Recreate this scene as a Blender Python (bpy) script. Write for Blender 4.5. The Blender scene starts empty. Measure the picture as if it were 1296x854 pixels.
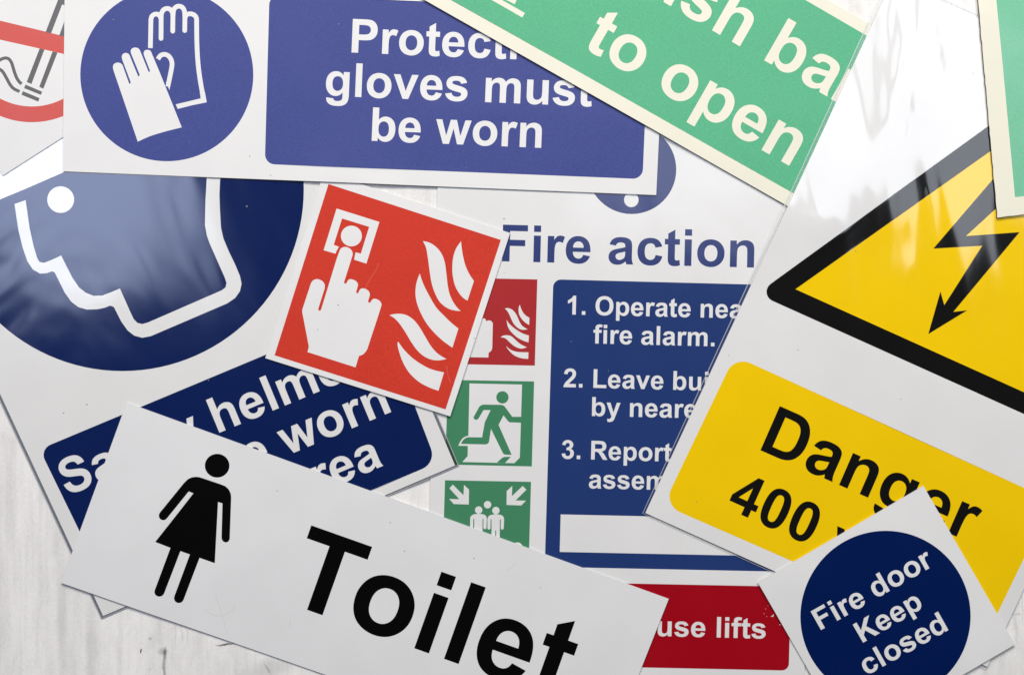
import bpy, math, random
import numpy as np
from mathutils import Vector
from mathutils.geometry import delaunay_2d_cdt

random.seed(4)
scene = bpy.context.scene
COL = scene.collection

# ------------------------------------------------------------------ scale, camera, light
S = 0.000413            # metres per photo pixel at table height (a 100 mm sign is 242 px)
CX, CY = 648.0, 427.0
CAM_H = 1800.0 * S      # 50 mm lens straight above the table

cam_d = bpy.data.cameras.new('camera')
cam_d.lens = 50.0
cam_d.sensor_width = 36.0
cam_d.clip_start = 0.01
cam_d.clip_end = 50.0
cam = bpy.data.objects.new('camera', cam_d)
COL.objects.link(cam)
cam.location = (0, 0, CAM_H)
scene.camera = cam

world = bpy.data.worlds.new('World')
scene.world = world
world.use_nodes = True
bg = world.node_tree.nodes['Background']
bg.inputs['Color'].default_value = (0.95, 0.97, 1.0, 1)
bg.inputs['Strength'].default_value = 0.055

def area(name, loc, aim, sx, sy, watts, colour):
    d = bpy.data.lights.new(name, 'AREA')
    d.shape = 'RECTANGLE'; d.size = sx; d.size_y = sy
    d.energy = watts; d.color = colour
    o = bpy.data.objects.new(name, d)
    COL.objects.link(o)
    o.location = loc
    o.rotation_euler = (Vector(aim) - Vector(loc)).to_track_quat('-Z', 'Y').to_euler()
    return o
# a broad soft light beyond the top edge of the picture, and the window panes that mirror in the glossy films
area('soft_light', (-0.05, 1.06, 1.02), (0, -0.04, 0), 1.5, 0.5, 26.8, (1.0, 0.945, 0.862))
area('window_pane_light', (-0.59, 0.29, 1.12), (-0.57, 0.2, 0), 0.30, 0.40, 2.1, (0.78, 0.90, 1.22))
area('window_pane_light', (0.72, 0.36, 1.12), (0.70, 0.2, 0), 0.55, 0.44, 2.9, (0.90, 0.97, 1.08))
area('centre_glare_light', (0.24, 0.36, 1.12), (0.24, 0.2, 0), 0.28, 0.42, 1.1, (0.92, 0.97, 1.06))  # added dim lamp, only for the glare on the fire action sign

scene.view_settings.view_transform = 'Standard'
scene.view_settings.look = 'None'
scene.view_settings.exposure = 0.0
scene.view_settings.gamma = 1.0
scene.view_settings.use_curve_mapping = False

# ------------------------------------------------------------------ materials
def srgb(r, g, b):
    f = lambda c: (c / 255 / 12.92) if c / 255 <= 0.04045 else ((c / 255 + 0.055) / 1.055) ** 2.4
    return (f(r), f(g), f(b))

def ink(name, rgb, rough=0.45, spec=0.4, grain=0.06, grain_scale=1500.0, micro=0.06, coat=0.0,
        coat_rough=0.08, coat_ior=1.5, wave=0.0, wave_scale=9.0, wave_detail=2.0, stretch=(1, 1, 1), turn=0.0, dust=0.0,
        crease=0.0):
    m = bpy.data.materials.new(name)
    m.use_nodes = True
    nt = m.node_tree
    N, L = nt.nodes, nt.links
    b = N['Principled BSDF']
    tc = N.new('ShaderNodeTexCoord')
    no = N.new('ShaderNodeTexNoise')
    no.inputs['Scale'].default_value = grain_scale
    no.inputs['Detail'].default_value = 3
    no.inputs['Roughness'].default_value = 0.7
    L.new(tc.outputs['Object'], no.inputs['Vector'])
    mr = N.new('ShaderNodeMapRange')
    mr.inputs['From Min'].default_value = 0.25
    mr.inputs['From Max'].default_value = 0.75
    mr.inputs['To Min'].default_value = 1 - grain
    mr.inputs['To Max'].default_value = 1 + grain
    L.new(no.outputs['Fac'], mr.inputs['Value'])
    # broad, faint unevenness of the print
    no2 = N.new('ShaderNodeTexNoise')
    no2.inputs['Scale'].default_value = 28
    no2.inputs['Detail'].default_value = 4
    L.new(tc.outputs['Object'], no2.inputs['Vector'])
    mr2 = N.new('ShaderNodeMapRange')
    mr2.inputs['From Min'].default_value = 0.3
    mr2.inputs['From Max'].default_value = 0.7
    mr2.inputs['To Min'].default_value = 0.975
    mr2.inputs['To Max'].default_value = 1.02
    L.new(no2.outputs['Fac'], mr2.inputs['Value'])
    mu = N.new('ShaderNodeMath'); mu.operation = 'MULTIPLY'
    L.new(mr.outputs['Result'], mu.inputs[0]); L.new(mr2.outputs['Result'], mu.inputs[1])
    last = mu.outputs['Value']
    if dust > 0:
        vo = N.new('ShaderNodeTexVoronoi')
        vo.inputs['Scale'].default_value = 45
        L.new(tc.outputs['Object'], vo.inputs['Vector'])
        lt = N.new('ShaderNodeMath'); lt.operation = 'LESS_THAN'
        lt.inputs[1].default_value = 0.022
        L.new(vo.outputs['Distance'], lt.inputs[0])
        sep = N.new('ShaderNodeSeparateColor')
        L.new(vo.outputs['Color'], sep.inputs['Color'])
        gt = N.new('ShaderNodeMath'); gt.operation = 'GREATER_THAN'; gt.inputs[1].default_value = 0.72
        L.new(sep.outputs['Red'], gt.inputs[0])
        an = N.new('ShaderNodeMath'); an.operation = 'MULTIPLY'
        L.new(lt.outputs[0], an.inputs[0]); L.new(gt.outputs[0], an.inputs[1])
        sc = N.new('ShaderNodeMath'); sc.operation = 'MULTIPLY_ADD'
        sc.inputs[1].default_value = -dust; sc.inputs[2].default_value = 1.0
        L.new(an.outputs[0], sc.inputs[0])
        m2 = N.new('ShaderNodeMath'); m2.operation = 'MULTIPLY'
        L.new(last, m2.inputs[0]); L.new(sc.outputs[0], m2.inputs[1])
        last = m2.outputs[0]
    vm = N.new('ShaderNodeVectorMath'); vm.operation = 'SCALE'
    vm.inputs[0].default_value = rgb
    L.new(last, vm.inputs['Scale'])
    L.new(vm.outputs['Vector'], b.inputs['Base Color'])
    mr3 = N.new('ShaderNodeMapRange')
    mr3.inputs['From Min'].default_value = 0.3
    mr3.inputs['From Max'].default_value = 0.7
    mr3.inputs['To Min'].default_value = rough - 0.07
    mr3.inputs['To Max'].default_value = rough + 0.07
    L.new(no2.outputs['Fac'], mr3.inputs['Value'])
    L.new(mr3.outputs['Result'], b.inputs['Roughness'])
    b.inputs['Specular IOR Level'].default_value = spec
    if micro > 0:
        bp = N.new('ShaderNodeBump')
        bp.inputs['Strength'].default_value = micro
        bp.inputs['Distance'].default_value = 0.0002
        L.new(no.outputs['Fac'], bp.inputs['Height'])
        L.new(bp.outputs['Normal'], b.inputs['Normal'])
    if coat > 0:
        b.inputs['Coat Weight'].default_value = coat
        b.inputs['Coat Roughness'].default_value = coat_rough
        b.inputs['Coat IOR'].default_value = coat_ior
        if wave > 0:
            mp = N.new('ShaderNodeMapping')
            mp.inputs['Scale'].default_value = stretch
            mp.inputs['Rotation'].default_value = (0, 0, turn)
            L.new(tc.outputs['Object'], mp.inputs['Vector'])
            wn = N.new('ShaderNodeTexNoise')
            wn.inputs['Scale'].default_value = wave_scale
            wn.inputs['Detail'].default_value = wave_detail
            wn.inputs['Roughness'].default_value = 0.42
            wn.inputs['Distortion'].default_value = 0.6
            L.new(mp.outputs['Vector'], wn.inputs['Vector'])
            h = wn.outputs['Fac']
            if crease > 0:
                vo2 = N.new('ShaderNodeTexVoronoi')
                vo2.feature = 'SMOOTH_F1'
                vo2.inputs['Scale'].default_value = wave_scale * 0.8
                vo2.inputs['Smoothness'].default_value = 0.25
                L.new(mp.outputs['Vector'], vo2.inputs['Vector'])
                ma = N.new('ShaderNodeMath'); ma.operation = 'MULTIPLY_ADD'
                ma.inputs[1].default_value = crease
                L.new(vo2.outputs['Distance'], ma.inputs[0]); L.new(h, ma.inputs[2])
                h = ma.outputs[0]
            wb = N.new('ShaderNodeBump')
            wb.inputs['Strength'].default_value = 1.0
            wb.inputs['Distance'].default_value = wave
            L.new(h, wb.inputs['Height'])
            L.new(wb.outputs['Normal'], b.inputs['Coat Normal'])
    return m

def film(name='clear_film', white=0.02, tint=0.97, rough=0.15):
    m = bpy.data.materials.new(name)
    m.use_nodes = True
    nt = m.node_tree
    N, L = nt.nodes, nt.links
    for n in list(N):
        N.remove(n)
    out = N.new('ShaderNodeOutputMaterial')
    tr = N.new('ShaderNodeBsdfTransparent'); tr.inputs['Color'].default_value = (tint, tint, tint, 1)
    gl = N.new('ShaderNodeBsdfGlossy'); gl.inputs['Roughness'].default_value = rough
    df = N.new('ShaderNodeBsdfDiffuse'); df.inputs['Color'].default_value = (0.85, 0.87, 0.9, 1)
    fr = N.new('ShaderNodeFresnel'); fr.inputs['IOR'].default_value = 1.6
    up = N.new('ShaderNodeCombineXYZ'); up.inputs['Z'].default_value = 1.0
    for n_ in (gl, df, fr):
        L.new(up.outputs[0], n_.inputs['Normal'])
    m1 = N.new('ShaderNodeMixShader'); m1.inputs['Fac'].default_value = white
    L.new(tr.outputs[0], m1.inputs[1]); L.new(df.outputs[0], m1.inputs[2])
    m2 = N.new('ShaderNodeMixShader')
    L.new(fr.outputs[0], m2.inputs['Fac']); L.new(m1.outputs[0], m2.inputs[1]); L.new(gl.outputs[0], m2.inputs[2])
    L.new(m2.outputs[0], out.inputs['Surface'])
    return m

# glossy laminates (film over the helmet and danger signs), semi-gloss and matt prints
HEL = dict(rough=0.3, spec=0.03, coat=1.0, coat_rough=0.13, coat_ior=1.62, wave=0.0080, wave_scale=4.5, wave_detail=4.0,
           micro=0.0, grain=0.03, crease=0.06, stretch=(1.1, 0.8, 1), turn=math.radians(-15))
DAN = dict(rough=0.3, spec=0.03, coat=1.0, coat_rough=0.075, coat_ior=1.6, wave=0.0075, wave_scale=7.0, wave_detail=3.0,
           stretch=(2.6, 0.5, 1), turn=math.radians(-28), micro=0.0, grain=0.03, crease=0.3)
FIA = dict(rough=0.3, spec=0.10, coat=0.8, coat_rough=0.14, coat_ior=1.5, wave=0.0022, wave_scale=9.0, wave_detail=2.5,
           micro=0.03, grain=0.06, crease=0.2, turn=math.radians(40), stretch=(1.6, 0.8, 1))
M = {
    'white_matt': ink('white_vinyl', (0.76, 0.76, 0.765), rough=0.5, spec=0.3, grain=0.012, micro=0.05, dust=0.5),
    'white_toilet': ink('white_toilet_plastic', (0.745, 0.75, 0.765), rough=0.45, spec=0.25, grain=0.012, micro=0.04, dust=0.25),
    'white_helmet': ink('white_laminated_helmet', (0.76, 0.76, 0.76), dust=0.4, **{**HEL, 'grain': 0.01}),
    'white_danger': ink('white_laminated_danger', (0.76, 0.76, 0.765), dust=0.4, **{**DAN, 'grain': 0.01}),
    'white_action': ink('white_laminated_action', (0.76, 0.76, 0.765), dust=0.45, **{**FIA, 'grain': 0.012}),
    'cream': ink('cream_glow_vinyl', (0.80, 0.78, 0.66), rough=0.5, spec=0.3, grain=0.02, micro=0.06),
    'blue_gloves': ink('violet_blue_ink', (0.038, 0.055, 0.25), rough=0.48, spec=0.36, grain=0.32, grain_scale=1700, micro=0.16),
    'blue_helmet': ink('deep_blue_ink_laminated', (0.0006, 0.0110, 0.086), **HEL),
    'blue_action': ink('royal_blue_ink', (0.0150, 0.040, 0.165), **{**FIA, 'grain': 0.14}),
    'blue_glare': ink('royal_blue_glare_ink', (0.034, 0.052, 0.185), **{**FIA, 'grain': 0.12}),  # heading and roundel blue, lightened with the glare put into the colour
    'blue_door': ink('navy_ink', (0.0006, 0.0102, 0.082), rough=0.42, spec=0.05, grain=0.06, micro=0.03),
    'red_call': ink('signal_red_ink', (0.59, 0.040, 0.021), rough=0.52, spec=0.15, grain=0.2, micro=0.12),
    'red_smoke': ink('prohibition_red_ink', (0.60, 0.070, 0.052), rough=0.48, spec=0.6, grain=0.08, micro=0.08),
    'red_icon': ink('crimson_icon_ink', (0.40, 0.028, 0.032), **{**FIA, 'grain': 0.08}),
    'red_box': ink('crimson_ink', (0.345, 0.0008, 0.0085), **{**FIA, 'grain': 0.08}),
    'green_bar': ink('mint_green_glow_ink', (0.092, 0.435, 0.235), rough=0.5, spec=0.3, grain=0.17, micro=0.12),
    'green_side': ink('mint_green_gloss_ink', (0.105, 0.455, 0.25), rough=0.33, spec=0.75, grain=0.15, micro=0.10),
    'green_icon': ink('safety_green_ink', (0.056, 0.235, 0.120), **{**FIA, 'grain': 0.08}),
    'yellow': ink('warning_yellow_ink', (0.90, 0.59, 0.0003), **{**DAN, 'grain': 0.02}),
    'black_danger': ink('black_ink_laminated', (0.004, 0.0038, 0.0035), **DAN),
    'black': ink('black_ink', (0.0022, 0.0022, 0.0024), rough=0.5, spec=0.03, grain=0.05, micro=0.0),
    'grey': ink('dark_grey_ink', (0.10, 0.10, 0.102), rough=0.46, spec=0.6, grain=0.05, micro=0.05),
    'edge_light': ink('cut_edge_white', (0.52, 0.52, 0.54), rough=0.6, spec=0.2, grain=0.05, micro=0),
    'edge_dark': ink('cut_edge_dark', (0.10, 0.09, 0.08), rough=0.7, spec=0.2, grain=0.6, grain_scale=500, micro=0),
    'edge_cream': ink('cut_edge_cream', (0.30, 0.28, 0.22), rough=0.7, spec=0.2, grain=0.2, micro=0),
    'scuff': ink('scuffed_white', (0.66, 0.66, 0.67), rough=0.6, spec=0.2, grain=0.03, micro=0),
    'scuff_red': ink('scuffed_red', (0.66, 0.12, 0.085), rough=0.6, spec=0.2, grain=0.05, micro=0),
    'speck': ink('dark_dust', (0.24, 0.22, 0.21), rough=0.8, spec=0.1, grain=0.3, micro=0),
    'chip': ink('bare_vinyl_chip', (0.62, 0.58, 0.52), rough=0.6, spec=0.2, grain=0.05, micro=0),
    'film': film(),
    'seam': film('film_weld', 0.40, 0.95, 0.3),
}

def table_material():
    m = bpy.data.materials.new('whitewashed_wood')
    m.use_nodes = True
    nt = m.node_tree
    N, L = nt.nodes, nt.links
    b = N['Principled BSDF']
    tc = N.new('ShaderNodeTexCoord')
    def noise(scale, detail, stretch, rough=0.55, dist=0.0):
        mp = N.new('ShaderNodeMapping'); mp.inputs['Scale'].default_value = stretch
        L.new(tc.outputs['Object'], mp.inputs['Vector'])
        n = N.new('ShaderNodeTexNoise')
        n.inputs['Scale'].default_value = scale; n.inputs['Detail'].default_value = detail
        n.inputs['Roughness'].default_value = rough; n.inputs['Distortion'].default_value = dist
        L.new(mp.outputs['Vector'], n.inputs['Vector'])
        return n.outputs['Fac']
    def mrange(v, a, c, d, e):
        r = N.new('ShaderNodeMapRange')
        r.inputs['From Min'].default_value = a; r.inputs['From Max'].default_value = c
        r.inputs['To Min'].default_value = d; r.inputs['To Max'].default_value = e
        L.new(v, r.inputs['Value'])
        return r.outputs['Result']
    def mul(a, c):
        r = N.new('ShaderNodeMath'); r.operation = 'MULTIPLY'
        L.new(a, r.inputs[0]); L.new(c, r.inputs[1])
        return r.outputs[0]
    streak = mrange(noise(48, 5, (1.0, 0.09, 1), 0.6, 0.5), 0.42, 0.72, 1.0, 0.905)     # long grain
    fine = mrange(noise(330, 3, (1.0, 0.05, 1), 0.55, 0.2), 0.46, 0.72, 1.0, 0.92)
    blot = mul(mrange(noise(22, 6, (1.0, 0.55, 1), 0.65, 0.8), 0.45, 0.70, 1.0, 0.935), mrange(noise(140, 8, (1.0, 0.4, 1), 0.7, 0.6), 0.45, 0.72, 1.01, 0.91))      # worn washes
    speck = mul(mrange(noise(900, 4, (1, 0.7, 1), 0.65), 0.35, 0.7, 1.03, 0.93), mrange(noise(16, 3, (1.0, 0.10, 1), 0.5, 1.0), 0.48, 0.62, 1.0, 0.93))
    v = mul(mul(streak, fine), mul(blot, speck))
    # knots and dark marks of the boards: centre (m), half sizes (m), turn, depth
    sepn = N.new('ShaderNodeSeparateXYZ')
    wob = N.new('ShaderNodeTexNoise'); wob.inputs['Scale'].default_value = 160; wob.inputs['Detail'].default_value = 4
    L.new(tc.outputs['Object'], wob.inputs['Vector'])
    wsub = N.new('ShaderNodeVectorMath'); wsub.operation = 'SUBTRACT'
    wsub.inputs[1].default_value = (0.5, 0.5, 0.5)
    L.new(wob.outputs['Color'], wsub.inputs[0])
    wsc = N.new('ShaderNodeVectorMath'); wsc.operation = 'SCALE'; wsc.inputs['Scale'].default_value = 0.0035
    L.new(wsub.outputs['Vector'], wsc.inputs[0])
    wadd = N.new('ShaderNodeVectorMath'); wadd.operation = 'ADD'
    L.new(tc.outputs['Object'], wadd.inputs[0]); L.new(wsc.outputs['Vector'], wadd.inputs[1])
    px = lambda x, y: ((x - CX) * S, (CY - y) * S)
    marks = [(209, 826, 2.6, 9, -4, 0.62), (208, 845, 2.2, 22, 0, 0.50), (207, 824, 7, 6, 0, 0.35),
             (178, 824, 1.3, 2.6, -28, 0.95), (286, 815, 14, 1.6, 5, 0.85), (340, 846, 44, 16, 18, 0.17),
             (190, 808, 2.5, 2.0, 0, 0.35), (338, 844, 1.6, 9, 28, 0.35), (222, 800, 1.2, 24, 3, 0.16),
             (230, 800, 1.0, 20, 3, 0.18), (237, 803, 1.0, 18, 3, 0.16), (190, 845, 1.0, 2, 0, 0.3),
             (12, 640, 8, 60, 0, 0.10), (78, 770, 7, 90, 0, 0.10), (116, 830, 8, 70, 0, 0.12), (152, 815, 5, 60, 0, 0.09),
             (1285, 790, 3, 40, 6, 0.14), (1294, 770, 1.0, 22, 0, 0.2), (1288, 777, 6, 1.0, -10, 0.25),
             (1078, 12, 10, 14, 0, 0.08), (1222, 8, 5, 12, 0, 0.10), (12, 560, 14, 22, 20, 0.08)]
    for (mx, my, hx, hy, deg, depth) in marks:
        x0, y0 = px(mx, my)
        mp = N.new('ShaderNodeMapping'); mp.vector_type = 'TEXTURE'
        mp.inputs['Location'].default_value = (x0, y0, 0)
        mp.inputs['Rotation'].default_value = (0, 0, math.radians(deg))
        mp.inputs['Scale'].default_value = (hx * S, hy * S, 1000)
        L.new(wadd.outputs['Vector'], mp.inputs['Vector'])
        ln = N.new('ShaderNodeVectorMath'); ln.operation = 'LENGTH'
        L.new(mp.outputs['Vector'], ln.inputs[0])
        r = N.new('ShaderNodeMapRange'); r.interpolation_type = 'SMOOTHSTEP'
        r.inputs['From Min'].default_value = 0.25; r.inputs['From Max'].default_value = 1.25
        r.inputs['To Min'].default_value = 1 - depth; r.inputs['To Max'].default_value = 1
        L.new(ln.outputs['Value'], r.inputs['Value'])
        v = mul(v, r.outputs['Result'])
    vm = N.new('ShaderNodeVectorMath'); vm.operation = 'SCALE'
    vm.inputs[0].default_value = (0.92, 0.908, 0.897)
    L.new(v, vm.inputs['Scale'])
    L.new(vm.outputs['Vector'], b.inputs['Base Color'])
    b.inputs['Roughness'].default_value = 0.6
    b.inputs['Specular IOR Level'].default_value = 0.3
    bp = N.new('ShaderNodeBump'); bp.inputs['Strength'].default_value = 0.35; bp.inputs['Distance'].default_value = 0.0006
    L.new(mul(streak, speck), bp.inputs['Height'])
    L.new(bp.outputs['Normal'], b.inputs['Normal'])
    return m

# ------------------------------------------------------------------ 2-D drawing helpers (photo pixels, y down)
def cr(ox, oy, k, pts):
    return [(ox + x / k, oy + y / k) for x, y in pts]

def smooth(pts, closed=True, n=5, sharp=()):
    """Catmull-Rom through the points; indices in sharp keep a corner."""
    P = [Vector(p) for p in pts]
    out = []
    N = len(P)
    rng = range(N) if closed else range(N - 1)
    for i in rng:
        p1, p2 = P[i], P[(i + 1) % N]
        p0 = P[(i - 1) % N] if (closed or i > 0) else p1
        p3 = P[(i + 2) % N] if (closed or i + 2 < N) else p2
        if i in sharp: p0 = p1
        if (i + 1) % N in sharp: p3 = p2
        for k in range(n):
            t = k / n
            # centripetal-ish: plain uniform CR with reduced tension
            m1 = (p2 - p0) * 0.5; m2 = (p3 - p1) * 0.5
            d = (p2 - p1).length
            for mm in (m1, m2):
                if mm.length > 1.6 * d: mm *= 1.6 * d / mm.length
            q = (2*t**3 - 3*t**2 + 1) * p1 + (t**3 - 2*t**2 + t) * m1 + (-2*t**3 + 3*t**2) * p2 + (t**3 - t**2) * m2
            out.append((q.x, q.y))
    if not closed:
        out.append((P[-1].x, P[-1].y))
    return out

def circle(cx, cy, rx, ry=None, n=56):
    ry = rx if ry is None else ry
    return [(cx + rx * math.cos(2 * math.pi * i / n), cy + ry * math.sin(2 * math.pi * i / n)) for i in range(n)]

def rounded(pts, r, n=7):
    """Polygon with rounded corners; r a number or one per corner."""
    out = []
    N = len(pts)
    for i in range(N):
        rr = r[i] if isinstance(r, (list, tuple)) else r
        p = Vector(pts[i]); a = Vector(pts[i - 1]); b = Vector(pts[(i + 1) % N])
        if rr <= 0:
            out.append((p.x, p.y)); continue
        u = (a - p).normalized(); w = (b - p).normalized()
        ang = math.acos(max(-1, min(1, u.dot(w))))
        d = rr / math.tan(ang / 2)
        c = p + (u + w).normalized() * (rr / math.sin(ang / 2))
        s = p + u * d; e = p + w * d
        a0 = math.atan2(s.y - c.y, s.x - c.x); a1 = math.atan2(e.y - c.y, e.x - c.x)
        da = (a1 - a0 + math.pi) % (2 * math.pi) - math.pi
        for k in range(n + 1):
            t = a0 + da * k / n
            out.append((c.x + rr * math.cos(t), c.y + rr * math.sin(t)))
    return out

def stroke(pts, w, cap=True):
    """Outline of a polyline of width w."""
    P = [Vector(p) for p in pts]
    Lf, Rt = [], []
    for i in range(len(P)):
        if i == 0: t = (P[1] - P[0]).normalized(); k = 1
        elif i == len(P) - 1: t = (P[-1] - P[-2]).normalized(); k = 1
        else:
            t1 = (P[i] - P[i-1]).normalized(); t2 = (P[i+1] - P[i]).normalized()
            t = (t1 + t2).normalized(); k = 1 / max(0.35, t.dot(t1))
        n = Vector((-t.y, t.x)) * (w / 2 * k)
        Lf.append(P[i] + n); Rt.append(P[i] - n)
    poly = [(v.x, v.y) for v in Lf]
    if cap:
        d = (P[-1] - P[-2]).normalized(); a = math.atan2(d.y, d.x)
        for k in range(1, 8):
            q = a + math.pi / 2 - math.pi * k / 8
            poly.append((P[-1].x + w / 2 * math.cos(q), P[-1].y + w / 2 * math.sin(q)))
    poly += [(v.x, v.y) for v in reversed(Rt)]
    return poly

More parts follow.
